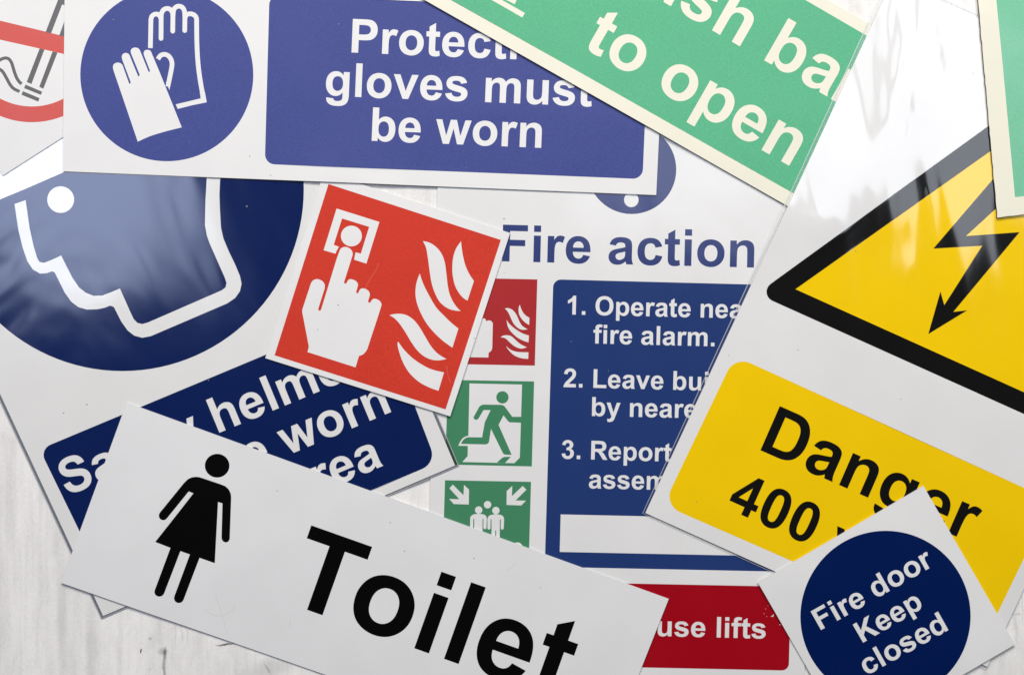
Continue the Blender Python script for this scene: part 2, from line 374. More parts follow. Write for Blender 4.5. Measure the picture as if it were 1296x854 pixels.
# grotesque bold letters, drawn on a 2048-unit em (quadratic outlines: M, H, V, L, Q, Z)
GLYPHS = {
'F': (1251, 'M151 0V1466H1156V1218H447V871H1059V623H447V0Z'),
'P': (1366, 'M149 0V1466H624Q894 1466 976 1444Q1102 1411 1187 1300.5Q1272 1190 1272 1015Q1272 880 1223 788Q1174 696 1098.5 643.5Q1023 591 945 574Q839 553 638 553H445V0ZM445 1218V801H607Q782 801 841 824Q900 847 933.5 896Q967 945 967 1010Q967 1090 920 1142Q873 1194 801 1207Q748 1217 588 1217Z'),
'D': (1479, 'M148 1466H689Q872 1466 968 1438Q1097 1400 1189 1303Q1281 1206 1329 1065.5Q1377 925 1377 719Q1377 538 1332 407Q1277 247 1175 148Q1098 73 967 31Q869 0 705 0H148ZM444 1218V247H665Q789 247 844 261Q916 279 963.5 322Q1011 365 1041 463.5Q1071 562 1071 732Q1071 902 1041 993Q1011 1084 957 1135Q903 1186 820 1204Q758 1218 577 1218Z'),
'T': (1251, 'M479 0V1218H44V1466H1209V1218H775V0Z'),
'L': (1251, 'M157 0V1454H453V247H1189V0Z'),
'O': (1593, 'M89 724Q89 948 156 1100Q206 1212 292.5 1301Q379 1390 482 1433Q619 1491 798 1491Q1122 1491 1316.5 1290Q1511 1089 1511 731Q1511 376 1318 175.5Q1125 -25 802 -25Q475 -25 282 174.5Q89 374 89 724ZM394 734Q394 485 509 356.5Q624 228 801 228Q978 228 1091.5 355.5Q1205 483 1205 738Q1205 990 1094.5 1114Q984 1238 801 1238Q618 1238 506 1112.5Q394 987 394 734Z'),
'K': (1479, 'M153 0V1466H449V815L1047 1466H1445L893 895L1475 0H1092L689 688L449 443V0Z'),
'R': (1479, 'M150 0V1466H773Q1008 1466 1114.5 1426.5Q1221 1387 1285 1286Q1349 1185 1349 1055Q1349 890 1252 782.5Q1155 675 962 647Q1058 591 1120.5 524Q1183 457 1289 286L1468 0H1114L900 319Q786 490 744 534.5Q702 579 655 595.5Q608 612 506 612H446V0ZM446 846H665Q878 846 931 864Q984 882 1014 926Q1044 970 1044 1036Q1044 1110 1004.5 1155.5Q965 1201 893 1213Q857 1218 677 1218H446Z'),
'S': (1366, 'M74 477L362 505Q388 360 467.5 292Q547 224 682 224Q825 224 897.5 284.5Q970 345 970 426Q970 478 939.5 514.5Q909 551 833 578Q781 596 596 642Q358 701 262 787Q127 908 127 1082Q127 1194 190.5 1291.5Q254 1389 373.5 1440Q493 1491 662 1491Q938 1491 1077.5 1370Q1217 1249 1224 1047L928 1034Q909 1147 846.5 1196.5Q784 1246 659 1246Q530 1246 457 1193Q410 1159 410 1102Q410 1050 454 1013Q510 966 726 915Q942 864 1045.5 809.5Q1149 755 1207.5 660.5Q1266 566 1266 427Q1266 301 1196 191Q1126 81 998 27.5Q870 -26 679 -26Q401 -26 252 102.5Q103 231 74 477Z'),
'a': (1139, 'M357 738L102 784Q145 938 250 1012Q355 1086 562 1086Q750 1086 842 1041.5Q934 997 971.5 928.5Q1009 860 1009 677L1006 349Q1006 209 1019.5 142.5Q1033 76 1070 0H792Q781 28 765 83Q758 108 755 116Q683 46 601 11Q519 -24 426 -24Q262 -24 167.5 65Q73 154 73 290Q73 380 116 450.5Q159 521 236.5 558.5Q314 596 460 624Q657 661 733 693V721Q733 802 693 836.5Q653 871 542 871Q467 871 425 841.5Q383 812 357 738ZM733 510Q679 492 562 467Q445 442 409 418Q354 379 354 319Q354 260 398 217Q442 174 510 174Q586 174 655 224Q706 262 722 317Q733 353 733 454Z'),
'b': (1251, 'M135 0V1466H416V938Q546 1086 724 1086Q918 1086 1045 945.5Q1172 805 1172 542Q1172 270 1042.5 123Q913 -24 728 -24Q637 -24 548.5 21.5Q460 67 396 156V0ZM414 554Q414 389 466 310Q539 198 660 198Q753 198 818.5 277.5Q884 357 884 528Q884 710 818 790.5Q752 871 649 871Q548 871 481 792.5Q414 714 414 554Z'),
'c': (1139, 'M1074 748L797 698Q783 781 733.5 823Q684 865 605 865Q500 865 437.5 792.5Q375 720 375 550Q375 361 438.5 283Q502 205 609 205Q689 205 740 250.5Q791 296 812 407L1088 360Q1045 170 923 73Q801 -24 596 -24Q363 -24 224.5 123Q86 270 86 530Q86 793 225 939.5Q364 1086 601 1086Q795 1086 909.5 1002.5Q1024 919 1074 748Z'),
'd': (1251, 'M1121 0H860V156Q795 65 706.5 20.5Q618 -24 528 -24Q345 -24 214.5 123.5Q84 271 84 535Q84 805 211 945.5Q338 1086 532 1086Q710 1086 840 938V1466H1121ZM371 554Q371 384 418 308Q486 198 608 198Q705 198 773 280.5Q841 363 841 527Q841 710 775 790.5Q709 871 606 871Q506 871 438.5 791.5Q371 712 371 554Z'),
'e': (1139, 'M762 338L1042 291Q988 137 871.5 56.5Q755 -24 580 -24Q303 -24 170 157Q65 302 65 523Q65 787 203 936.5Q341 1086 552 1086Q789 1086 926 929.5Q1063 773 1057 450H353Q356 325 421 255.5Q486 186 583 186Q649 186 694 222Q739 258 762 338ZM778 622Q775 744 715 807.5Q655 871 569 871Q477 871 417 804Q357 737 358 622Z'),
'f': (682, 'M24 1062H180V1142Q180 1276 208.5 1342Q237 1408 313.5 1449.5Q390 1491 507 1491Q627 1491 742 1455L704 1259Q637 1275 575 1275Q514 1275 487.5 1246.5Q461 1218 461 1137V1062H671V841H461V0H180V841H24Z'),
'g': (1251, 'M121 -70L442 -109Q450 -165 479 -186Q519 -216 605 -216Q715 -216 770 -183Q807 -161 826 -112Q839 -77 839 17V172Q713 0 521 0Q307 0 182 181Q84 324 84 537Q84 804 212.5 945Q341 1086 532 1086Q729 1086 857 913V1062H1120V109Q1120 -79 1089 -172Q1058 -265 1002 -318Q946 -371 852.5 -401Q759 -431 616 -431Q346 -431 233 -338.5Q120 -246 120 -104Q120 -90 121 -70ZM372 553Q372 384 437.5 305.5Q503 227 599 227Q702 227 773 307.5Q844 388 844 546Q844 711 776 791Q708 871 604 871Q503 871 437.5 792.5Q372 714 372 553Z'),
'h': (1251, 'M428 1466V927Q564 1086 753 1086Q850 1086 928 1050Q1006 1014 1045.5 958Q1085 902 1099.5 834Q1114 766 1114 623V0H833V561Q833 728 817 773Q801 818 760.5 844.5Q720 871 659 871Q589 871 534 837Q479 803 453.5 734.5Q428 666 428 532V0H147V1466Z'),
'i': (569, 'M147 1206V1466H428V1206ZM147 0V1062H428V0Z'),
'l': (569, 'M147 0V1466H428V0Z'),
'm': (1821, 'M126 1062H385V917Q524 1086 716 1086Q818 1086 893 1044Q968 1002 1016 917Q1086 1002 1167 1044Q1248 1086 1340 1086Q1457 1086 1538 1038.5Q1619 991 1659 899Q1688 831 1688 679V0H1407V607Q1407 765 1378 811Q1339 871 1258 871Q1199 871 1147 835Q1095 799 1072 729.5Q1049 660 1049 510V0H768V582Q768 737 753 782Q738 827 706.5 849Q675 871 621 871Q556 871 504 836Q452 801 429.5 735Q407 669 407 516V0H126Z'),
'n': (1251, 'M1113 0H832V542Q832 714 814 764.5Q796 815 755.5 843Q715 871 658 871Q585 871 527 831Q469 791 447.5 725Q426 659 426 481V0H145V1062H406V906Q545 1086 756 1086Q849 1086 926 1052.5Q1003 1019 1042.5 967Q1082 915 1097.5 849Q1113 783 1113 660Z'),
'o': (1251, 'M82 546Q82 686 151 817Q220 948 346.5 1017Q473 1086 629 1086Q870 1086 1024 929.5Q1178 773 1178 534Q1178 293 1022.5 134.5Q867 -24 631 -24Q485 -24 352.5 42Q220 108 151 235.5Q82 363 82 546ZM370 531Q370 373 445 289Q520 205 630 205Q740 205 814.5 289Q889 373 889 533Q889 689 814.5 773Q740 857 630 857Q520 857 445 773Q370 689 370 531Z'),
'p': (1251, 'M139 1062H401V906Q452 986 539 1036Q626 1086 732 1086Q917 1086 1046 941Q1175 796 1175 537Q1175 271 1045 123.5Q915 -24 730 -24Q642 -24 570.5 11Q499 46 420 131V-404H139ZM417 549Q417 370 488 284.5Q559 199 661 199Q759 199 824 277.5Q889 356 889 535Q889 702 822 783Q755 864 656 864Q553 864 485 784.5Q417 705 417 549Z'),
'r': (797, 'M416 0H135V1062H396V911Q463 1018 516.5 1052Q570 1086 638 1086Q734 1086 823 1033L736 788Q665 834 604 834Q545 834 504 801.5Q463 769 439.5 684Q416 599 416 328Z'),
's': (1139, 'M48 303L330 346Q348 264 403 221.5Q458 179 557 179Q666 179 721 219Q758 247 758 294Q758 326 738 347Q717 367 644 384Q304 459 213 521Q87 607 87 760Q87 898 196 992Q305 1086 534 1086Q752 1086 858 1015Q964 944 1004 805L739 756Q722 818 674.5 851Q627 884 539 884Q428 884 380 853Q348 831 348 796Q348 766 376 745Q414 717 638.5 666Q863 615 952 541Q1040 466 1040 332Q1040 186 918 81Q796 -24 557 -24Q340 -24 213.5 64Q87 152 48 303Z'),
't': (682, 'M634 1062V838H442V410Q442 280 447.5 258.5Q453 237 472.5 223Q492 209 520 209Q559 209 633 236L657 18Q559 -24 435 -24Q359 -24 298 1.5Q237 27 208.5 67.5Q180 108 169 177Q160 226 160 375V838H31V1062H160V1273L442 1437V1062Z'),
'u': (1251, 'M847 0V159Q789 74 694.5 25Q600 -24 495 -24Q388 -24 303 23Q218 70 180 155Q142 240 142 390V1062H423V574Q423 350 438.5 299.5Q454 249 495 219.5Q536 190 599 190Q671 190 728 229.5Q785 269 806 327.5Q827 386 827 614V1062H1108V0Z'),
'v': (1139, 'M439 0L11 1062H306L506 520L564 339Q587 408 593 430Q607 475 623 520L825 1062H1114L692 0Z'),
'w': (1593, 'M357 0L21 1062H294L493 366L676 1062H947L1124 366L1327 1062H1604L1263 0H993L810 683L630 0Z'),
'y': (1139, 'M14 1062H313L567 308L815 1062H1106L731 40L664 -145Q627 -238 593.5 -287Q560 -336 516.5 -366.5Q473 -397 409.5 -414Q346 -431 266 -431Q185 -431 107 -414L82 -194Q148 -207 201 -207Q299 -207 346 -149.5Q393 -92 418 -3Z'),
'0': (1139, 'M562 1472Q774 1472 894 1320Q1037 1140 1037 723Q1037 307 893 125Q774 -25 561 -25Q347 -25 216 139.5Q85 304 85 726Q85 1140 229 1322Q348 1472 562 1472ZM562 1239Q511 1239 471 1206.5Q431 1174 409 1090Q380 981 380 723Q380 465 406 368.5Q432 272 471.5 240Q511 208 562 208Q613 208 653 240.5Q693 273 715 357Q744 465 744 723Q744 981 718 1077.5Q692 1174 652.5 1206.5Q613 1239 562 1239Z'),
'1': (1139, 'M807 0H526V1059Q372 915 163 846V1101Q273 1137 402 1237.5Q531 1338 579 1472H807Z'),
'2': (1139, 'M1036 261V0H51Q67 148 147 280.5Q227 413 463 632Q653 809 696 872Q754 959 754 1044Q754 1138 703.5 1188.5Q653 1239 564 1239Q476 1239 424 1186Q372 1133 364 1010L84 1038Q109 1270 241 1371Q373 1472 571 1472Q788 1472 912 1355Q1036 1238 1036 1064Q1036 965 1000.5 875.5Q965 786 888 688Q837 623 704 501Q571 379 535.5 339Q500 299 478 261Z'),
'3': (1139, 'M77 389L349 422Q362 318 419 263Q476 208 557 208Q644 208 703.5 274Q763 340 763 452Q763 558 706 620Q649 682 567 682Q513 682 438 661L469 890Q583 887 643 939.5Q703 992 703 1079Q703 1153 659 1197Q615 1241 542 1241Q470 1241 419 1191Q368 1141 357 1045L98 1089Q125 1222 179.5 1301.5Q234 1381 331.5 1426.5Q429 1472 550 1472Q757 1472 882 1340Q985 1232 985 1096Q985 903 774 788Q900 761 975.5 667Q1051 573 1051 440Q1051 247 910 111Q769 -25 559 -25Q360 -25 229 89.5Q98 204 77 389Z'),
'4': (1139, 'M638 0V295H38V541L674 1472H910V542H1092V295H910V0ZM638 542V1043L301 542Z'),
'.': (569, 'M147 0V281H428V0Z'),
' ': (569, ''),
}
KERN = {('T', 'o'): -113}

def glyph_contours(ch, seg=5):
    d = GLYPHS[ch][1]
    import re
    toks = re.findall(r'[MHVLQZ]|-?\d+\.?\d*', d)
    out, cur, i, x, y = [], [], 0, 0.0, 0.0
    cmd = None
    while i < len(toks):
        if toks[i].isalpha():
            cmd = toks[i]; i += 1
        if cmd == 'Z':
            if cur: out.append(cur)
            cur = []; continue
        if cmd in 'ML':
            x, y = float(toks[i]), float(toks[i+1]); i += 2; cur.append((x, y))
        elif cmd == 'H': x = float(toks[i]); i += 1; cur.append((x, y))
        elif cmd == 'V': y = float(toks[i]); i += 1; cur.append((x, y))
        elif cmd == 'Q':
            x1, y1, x2, y2 = map(float, toks[i:i+4]); i += 4
            for k in range(1, seg + 1):
                t = k / seg
                cur.append(((1-t)**2*x + 2*t*(1-t)*x1 + t*t*x2, (1-t)**2*y + 2*t*(1-t)*y1 + t*t*y2))
            x, y = x2, y2
    if cur: out.append(cur)
    return out

def text(s, a, b, hs=1.0, seg=4):
    """Letters of s on the baseline through two known points a, b = (index, unit x, (px, py)); hs scales the height."""
    pen, p = [], 0
    for i, ch in enumerate(s):
        pen.append(p)
        p += GLYPHS[ch][0] + (KERN.get((ch, s[i+1]), 0) if i + 1 < len(s) else 0)
    ua, ub = pen[a[0]] + a[1], pen[b[0]] + b[1]
    A, B = Vector(a[2]), Vector(b[2])
    k = (B - A).length / (ub - ua)
    d = (B - A).normalized()
    up = Vector((d.y, -d.x))
    res = []
    for i, ch in enumerate(s):
        for c in glyph_contours(ch, seg):
            res.append([tuple(A + d * ((pen[i] + x - ua) * k) + up * (y * k * hs)) for x, y in c])
    return res

# ------------------------------------------------------------------ draping: how each sheet lies over those below it
GS = 4.0
GX0, GY0, GX1, GY1 = -420.0, -420.0, 1720.0, 1280.0
GW, GH = int((GX1 - GX0) / GS) + 1, int((GY1 - GY0) / GS) + 1
gx = GX0 + np.arange(GW) * GS
gy = GY0 + np.arange(GH) * GS
GXX, GYY = np.meshgrid(gx, gy)
TOP = np.zeros((GH, GW))

def inside(poly, X, Y):
    poly = np.asarray(poly, float)
    r = np.zeros(X.shape, bool)
    x1, y1 = poly[:, 0], poly[:, 1]
    x2, y2 = np.roll(x1, -1), np.roll(y1, -1)
    for a, b, c, d in zip(x1, y1, x2, y2):
        if b == d: continue
        cond = ((b > Y) != (d > Y))
        r ^= cond & (X < (c - a) * (Y - b) / (d - b) + a)
    return r

def shift(a, dx, dy, fill):
    out = np.full_like(a, fill)
    H, W = a.shape
    out[max(0, dy):H + min(0, dy), max(0, dx):W + min(0, dx)] = a[max(0, -dy):H + min(0, -dy), max(0, -dx):W + min(0, -dx)]
    return out

def maxf(a, n=1):
    for _ in range(n):
        b = a
        for dx in (-1, 0, 1):
            for dy in (-1, 0, 1):
                b = np.maximum(b, shift(a, dx, dy, a.min()))
        a = b
    return a

def blur(h, m):
    num = h * m; den = m.astype(float)
    for ax in ((1, 0), (0, 1)):
        num = 2 * num + shift(num, ax[0], ax[1], 0) + shift(num, -ax[0], -ax[1], 0)
        den = 2 * den + shift(den, ax[0], ax[1], 0) + shift(den, -ax[0], -ax[1], 0)
    return np.where(den > 0, num / np.maximum(den, 1e-9), h)

def drape(outline, thick, stiff=350, clear=0.00006, curl=None):
    """Height field of the underside; returns (height, gradient x, gradient y) samplers, updates TOP."""
    global TOP
    core = inside(outline, GXX, GYY)
    m = maxf(core.astype(float), 2) > 0.5
    t = np.where(m, maxf(TOP, 1), 0)
    # crop for speed
    ys, xs = np.where(m)
    sl = (slice(max(0, ys.min() - 3), ys.max() + 4), slice(max(0, xs.min() - 3), xs.max() + 4))
    tm, mm = t[sl], m[sl]
    h = tm.copy()
    for _ in range(stiff):
        h = np.maximum(blur(h, mm), tm)
    g = h
    for _ in range(14):
        g = blur(g, mm)
    lift = np.maximum(tm - g, 0)
    lift = np.where(mm, lift, 0)
    e = maxf(lift, 3)
    for _ in range(8):
        e = blur(e, mm)
    g = g + e + clear
    if curl is not None:
        g = g + np.where(mm, curl(GXX[sl], GYY[sl]), 0)
    full = np.zeros_like(TOP); full[sl] = np.where(mm, g, 0)
    # extend beyond the mask so sampling at the rim is safe
    nb = full.copy(); nm = m.copy()
    for _ in range(6):
        fx = blur(nb, nm); nm2 = maxf(nm.astype(float), 1) > 0.5
        nb = np.where(nm, nb, np.where(nm2, fx, 0)); nm = nm2
    TOP = np.where(core, np.maximum(TOP, full + thick), TOP)
    gyv, gxv = np.gradient(nb, GS)
    def samp(F, x, y):
        u = np.clip((x - GX0) / GS, 0, GW - 1.001); v = np.clip((y - GY0) / GS, 0, GH - 1.001)
        i, j = u.astype(int), v.astype(int); fu, fv = u - i, v - j
        return (F[j, i] * (1-fu) * (1-fv) + F[j, i+1] * fu * (1-fv) + F[j+1, i] * (1-fu) * fv + F[j+1, i+1] * fu * fv)
    return (lambda x, y: samp(nb, x, y)), (lambda x, y: samp(gxv, x, y)), (lambda x, y: samp(gyv, x, y))

# ------------------------------------------------------------------ mesh building
def link(o, parent=None):
    COL.objects.link(o)
    if parent is not None:
        o.parent = parent
    return o

def densify(poly, step=14.0):
    out = []
    for i in range(len(poly)):
        a, b = Vector(poly[i]), Vector(poly[(i + 1) % len(poly)])
        n = max(1, int((b - a).length / step))
        for k in range(n):
            q = a.lerp(b, k / n)
            out.append((q.x, q.y))
    return out

class Sign:
    """A printed sheet: the outline, and flush printed areas cut into its face."""
    def __init__(self, name, outline, label, category, thick=0.0008, board='white_matt', edge='edge_light', stiff=350, curl=None,
                 jag=0.0):
        self.name, self.label, self.category = name, label, category
        self.outline = densify(outline)
        if jag > 0:
            self.outline = [(x + random.uniform(-jag, jag), y + random.uniform(-jag, jag)) for x, y in densify(outline, 7.0)]
        self.thick, self.board, self.edge = thick, board, edge
        self.stiff, self.curl = stiff, curl
        self.regions = []      # (part key or None for the board, contours)
        self.parts = {}        # key -> (object name, material, parent key, label)
        self.sleeve = None
        self.marks = []

    def part(self, key, name, mat, parent=None, label=None):
        self.parts[key] = (name, mat, parent, label)
        return self

    def mark(self, mat, contour):
        """A speck, scuff or chip: wear that belongs to whatever part it lies on."""
        self.marks.append((mat, list(contour)))
        return self

    def add(self, key, *contours):
        self.regions.append((key, [list(c) for c in contours]))
        return self

    def build(self):
        z, dzx, dzy = drape(self.outline, self.thick, self.stiff, curl=self.curl)
        ol = np.array(self.outline)
        cxy = ol.mean(axis=0)
        z_mid = float(z(ol[:, 0], ol[:, 1]).mean()) + self.thick
        f = (CAM_H - z_mid) / CAM_H          # real size of a sheet lying this high
        org = Vector(((cxy[0] - CX) * S * f, (CY - cxy[1]) * S * f, 0.0))
        root = bpy.data.objects.new(self.name, None)
        root.empty_display_size = 0.02
        root.location = (org.x, org.y, float(z(np.array([cxy[0]]), np.array([cxy[1]]))[0]))
        link(root)
        root['label'] = self.label
        root['category'] = self.category
        root['group'] = 'safety signs piled on the table'
        # -- plane graph of every printed edge
        verts, edges = [], []
        def loop(c):
            base = len(verts)
            c2 = [c[0]]
            for p in c[1:]:
                if (p[0] - c2[-1][0]) ** 2 + (p[1] - c2[-1][1]) ** 2 > 1e-4: c2.append(p)
            if (c2[0][0] - c2[-1][0]) ** 2 + (c2[0][1] - c2[-1][1]) ** 2 <= 1e-4: c2.pop()
            if len(c2) < 3: return
            verts.extend(Vector((float(p[0]), float(p[1]))) for p in c2)
            n = len(c2)
            edges.extend((base + i, base + (i + 1) % n) for i in range(n))
        loop(self.outline)
        for key, cs in self.regions:
            for c in cs: loop(c)
        for mt, c in self.marks: loop(c)
        # inner points so that the sheet can bend
        x0, y0 = ol.min(axis=0); x1, y1 = ol.max(axis=0)
        st = 13.0
        X, Y = np.meshgrid(np.arange(x0 + 5, x1, st), np.arange(y0 + 5, y1, st))
        ins = inside(ol, X, Y)
        for a, b in zip(X[ins], Y[ins]):
            verts.append(Vector((float(a) + random.uniform(-1, 1), float(b) + random.uniform(-1, 1))))
        V, E, F, _, _, _ = delaunay_2d_cdt(verts, edges, [], 0, 1e-5)
        P = np.array([(v.x, v.y) for v in V])
        tri = np.array([list(t) for t in F if len(t) == 3])
        a, b, c = P[tri[:, 0]], P[tri[:, 1]], P[tri[:, 2]]
        area = (b[:, 0]-a[:, 0])*(c[:, 1]-a[:, 1]) - (b[:, 1]-a[:, 1])*(c[:, 0]-a[:, 0])
        cen = (a + b + c) / 3
        keep = inside(ol, cen[:, 0], cen[:, 1]) & (np.abs(area) > 1e-7)
        tri, cen, area = tri[keep], cen[keep], area[keep]
        fl = area > 0            # y is down in pixels: flip so that faces look up
        tri[fl] = tri[fl][:, ::-1]
        owner = np.full(len(tri), -1)
        keys = [None]
        for key, cs in self.regions:
            if key not in keys: keys.append(key)
            hit = np.zeros(len(tri), bool)
            for cc in cs:
                hit ^= inside(cc, cen[:, 0], cen[:, 1])
            owner[hit] = keys.index(key)
        owner[owner < 0] = 0
        wear = np.full(len(tri), -1)
        for q, (mt, c) in enumerate(self.marks):
            wear[inside(c, cen[:, 0], cen[:, 1])] = q
        zt = z(P[:, 0], P[:, 1]) + self.thick
        nx, ny = dzx(P[:, 0], P[:, 1]) / S, dzy(P[:, 0], P[:, 1]) / S
        nrm = np.stack([-nx, ny, np.ones(len(P))], 1)
        nrm /= np.linalg.norm(nrm, axis=1)[:, None]
        Wx, Wy = (P[:, 0] - CX) * S * f, (CY - P[:, 1]) * S * f
        rx, ry, rz = root.location
        W3 = np.stack([Wx - rx, Wy - ry, zt - rz], 1)
        objs = {}
        def emit(name, sel, matname, parent):
            T = tri[sel]; wr = wear[sel]
            used = np.unique(T)
            mp = -np.ones(len(P), int); mp[used] = np.arange(len(used))
            vs = [tuple(v) for v in W3[used]]
            ns = [tuple(v) for v in nrm[used]]
            fs = [tuple(int(q) for q in mp[t]) for t in T]
            mats = [M[matname]]
            fm = [0] * len(fs)
            extra = {}
            for q, wv in enumerate(wr):
                if wv >= 0: extra.setdefault(self.marks[wv][0], []).append(q)
            if parent is root and name == 'board':
                # rim and back of the sheet
                r0 = len(vs)
                o = self.outline
                oz = z(ol[:, 0], ol[:, 1])
                wx, wy = (ol[:, 0] - CX) * S * f - rx, (CY - ol[:, 1]) * S * f - ry
                n = len(o)
                for i in range(n): vs.append((wx[i], wy[i], oz[i] + self.thick - rz)); ns.append(None)
                for i in range(n): vs.append((wx[i], wy[i], oz[i] - rz)); ns.append(None)
                ccw = sum(wx[i] * wy[(i+1) % n] - wx[(i+1) % n] * wy[i] for i in range(n)) > 0
                for i in range(n):
                    j = (i + 1) % n
                    q = (r0 + i, r0 + n + i, r0 + n + j, r0 + j)
                    fs.append(q if ccw else q[::-1]); fm.append(1)
                mats.append(M[self.edge])
                # back: same triangles, underneath
                b0 = len(vs)
                allu = np.unique(tri); mb = -np.ones(len(P), int); mb[allu] = np.arange(len(allu)) + b0
                for k in allu: vs.append((W3[k, 0], W3[k, 1], W3[k, 2] - self.thick)); ns.append(tuple(-nrm[k]))
                for t in tri:
                    fs.append(tuple(int(q) for q in mb[t][::-1])); fm.append(0)
            for mt, qs in extra.items():
                mats.append(M[mt])
                for q in qs: fm[q] = len(mats) - 1
            me = bpy.data.meshes.new(name)
            me.from_pydata(vs, [], fs)
            for mt in mats: me.materials.append(mt)
            me.polygons.foreach_set('material_index', fm)
            me.polygons.foreach_set('use_smooth', [ns[f[0]] is not None for f in fs])
            me.update()
            if len(me.polygons) != len(fs): print('face mismatch', self.name, name)
            ln = []
            for pl in me.polygons:
                for vi in pl.vertices:
                    v = ns[vi]
                    ln.append(tuple(pl.normal) if v is None else v)
            me.normals_split_custom_set(ln)
            ob = bpy.data.objects.new(name, me)
            link(ob, parent)
            return ob
        objs[None] = emit('board', owner == 0, self.board, root)
        for key in self.parts:
            if key not in keys: print('unused part', self.name, key); continue
            T = owner == keys.index(key)
            if not T.any():
                print('empty part', self.name, key); continue
            name, mat, parent, label = self.parts[key]
            ob = emit(name, T, mat, objs[parent] if parent else root)
            if label: ob['label'] = label
            objs[key] = ob
        if self.sleeve:
            self.build_sleeve(root, z, f)
        return root

    def build_sleeve(self, root, z, f):
        """Clear welded rim of the film the sign is wrapped in."""
        outer = densify(self.sleeve)
        ring = len(outer)
        rx, ry, rz = root.location
        O = np.array(outer)
        inn = []
        ol = np.array(self.outline)
        for p in outer:           # nearest point of the sign's own edge
            best, bd = None, 1e9
            for i in range(len(ol)):
                a, b = ol[i], ol[(i + 1) % len(ol)]
                d = b - a; t = np.clip(np.dot(np.array(p) - a, d) / max(np.dot(d, d), 1e-9), 0, 1)
                q = a + d * t; dd = np.sum((q - np.array(p)) ** 2)
                if dd < bd: best, bd = q, dd
            inn.append(best)
        I = np.array(inn)
        rows = []
        th = self.thick
        zedge = z(I[:, 0], I[:, 1])
        def row(u, dz):
            Q = I * (1 - u) + O * u
            zz = zedge
            rows.append(np.stack([(Q[:, 0] - CX) * S * f - rx, (CY - Q[:, 1]) * S * f - ry, zz + dz - rz], 1))
        row(0.0, th + 0.00003); row(0.25, th * 0.9); row(0.55, th * 0.72); row(0.74, th * 0.68)
        row(0.80, th * 0.68 + 0.00004); row(0.92, th * 0.68 + 0.00006); row(1.0, th * 0.68 + 0.00002); row(1.0, th * 0.68 - 0.00006)
        vs = [tuple(v) for r in rows for v in r]
        fs = []
        for k in range(len(rows) - 1):
            for i in range(ring):
                j = (i + 1) % ring
                fs.append((k * ring + i, k * ring + j, (k + 1) * ring + j, (k + 1) * ring + i))
        me = bpy.data.meshes.new('clear_sleeve')
        me.from_pydata(vs, [], fs); me.update()
        me.polygons.foreach_set('use_smooth', [True] * len(fs))
        me.materials.append(M['film']); me.materials.append(M['seam'])
        me.polygons.foreach_set('material_index', [1 if k // ring >= 3 else 0 for k in range(len(fs))])
        ob = bpy.data.objects.new('clear_sleeve', me)
        link(ob, root)
        ob['label'] = 'thin clear film rim around the sign'
        tt = 0.0004
        core = inside(outer, GXX, GYY)
        global TOP
        TOP = np.where(core, np.maximum(TOP, z(GXX.ravel(), GYY.ravel()).reshape(GXX.shape) + tt), TOP)

# ------------------------------------------------------------------ the table
def build_table():
    hw, hh, t = 0.75, 0.55, 0.03
    x = [-hw, hw]; y = [-hh, hh]
    vs = [(a, b, c) for c in (0.0, -t) for b in y for a in x]
    fs = [(0, 1, 3, 2), (4, 6, 7, 5), (0, 4, 5, 1), (2, 3, 7, 6), (0, 2, 6, 4), (1, 5, 7, 3)]
    me = bpy.data.meshes.new('table_top'); me.from_pydata(vs, [], fs); me.update()
    me.materials.append(table_material())
    o = bpy.data.objects.new('table_top', me); link(o)
    o['kind'] = 'structure'
    o['label'] = 'white washed wooden table top with faint grey grain'
build_table()

# ================================================================== the signs, lowest first
# ---- fire action notice
s = Sign('fire_action_sign', [(556, 140), (1035.5, 151.5), (1017.8, 869), (538.5, 858)],
         'white notice headed Fire action with numbered blue steps and small pictogram squares', 'notice',
         thick=0.0007, board='white_action')
s.part('roundel', 'roundel', 'blue_glare')
s.part('mark', 'exclamation_mark', 'white_action', 'roundel')
s.part('title', 'heading', 'blue_glare')
s.part('panel', 'instruction_panel', 'blue_action')
for k in ('l1', 'l2', 'l3', 'l4', 'l5', 'l6'):
    s.part(k, 'lettering', 'white_action', 'panel')
s.part('blank', 'write_in_box', 'white_action', 'panel')
s.part('call', 'icon_square', 'red_icon', None, 'dark red square with pointing hand and flames')
s.part('callsym', 'hand_and_flames', 'white_action', 'call')
s.part('exit', 'icon_square', 'green_icon', None, 'green square with a figure running through a doorway')
s.part('door', 'doorway', 'white_action', 'exit')
s.part('runner', 'running_figure', 'green_icon', 'exit')
s.part('meet', 'icon_square', 'green_icon', None, 'green square with arrows pointing at a group of people')
s.part('meetsym', 'assembly_symbol', 'white_action', 'meet')
s.part('lift', 'lift_panel', 'red_box', None, 'deep red panel about lifts')
s.part('lifttext', 'lettering', 'white_action', 'lift')
s.add('roundel', circle(799.5, 214.6, 56.4))
s.add('mark', circle(799, 253.1, 9.2, n=28), rounded([(789, 172), (811, 172), (806, 236), (793.5, 236)], 5))
s.add('title', *text('Fire action', (0, 447, (644.8, 331)), (10, 1113, (954.2, 338.7)), seg=5))
s.add('panel', rounded([(700.3, 353.5), (1010, 361.5), (1001, 723.2), (689.4, 716.8)], 10))
s.add('l1', *text('1. Operate nearest', (0, 807, (728.7, 398.1)), (11, 145, (886.6, 401.7)), 1.02))
s.add('l2', *text('fire alarm.', (0, 180, (753.2, 434.6)), (10, 428, (904.2, 438.2)), 1.02))
s.add('l3', *text('2. Leave building', (0, 51, (713, 489.7)), (9, 135, (851.9, 493.1)), 1.02))
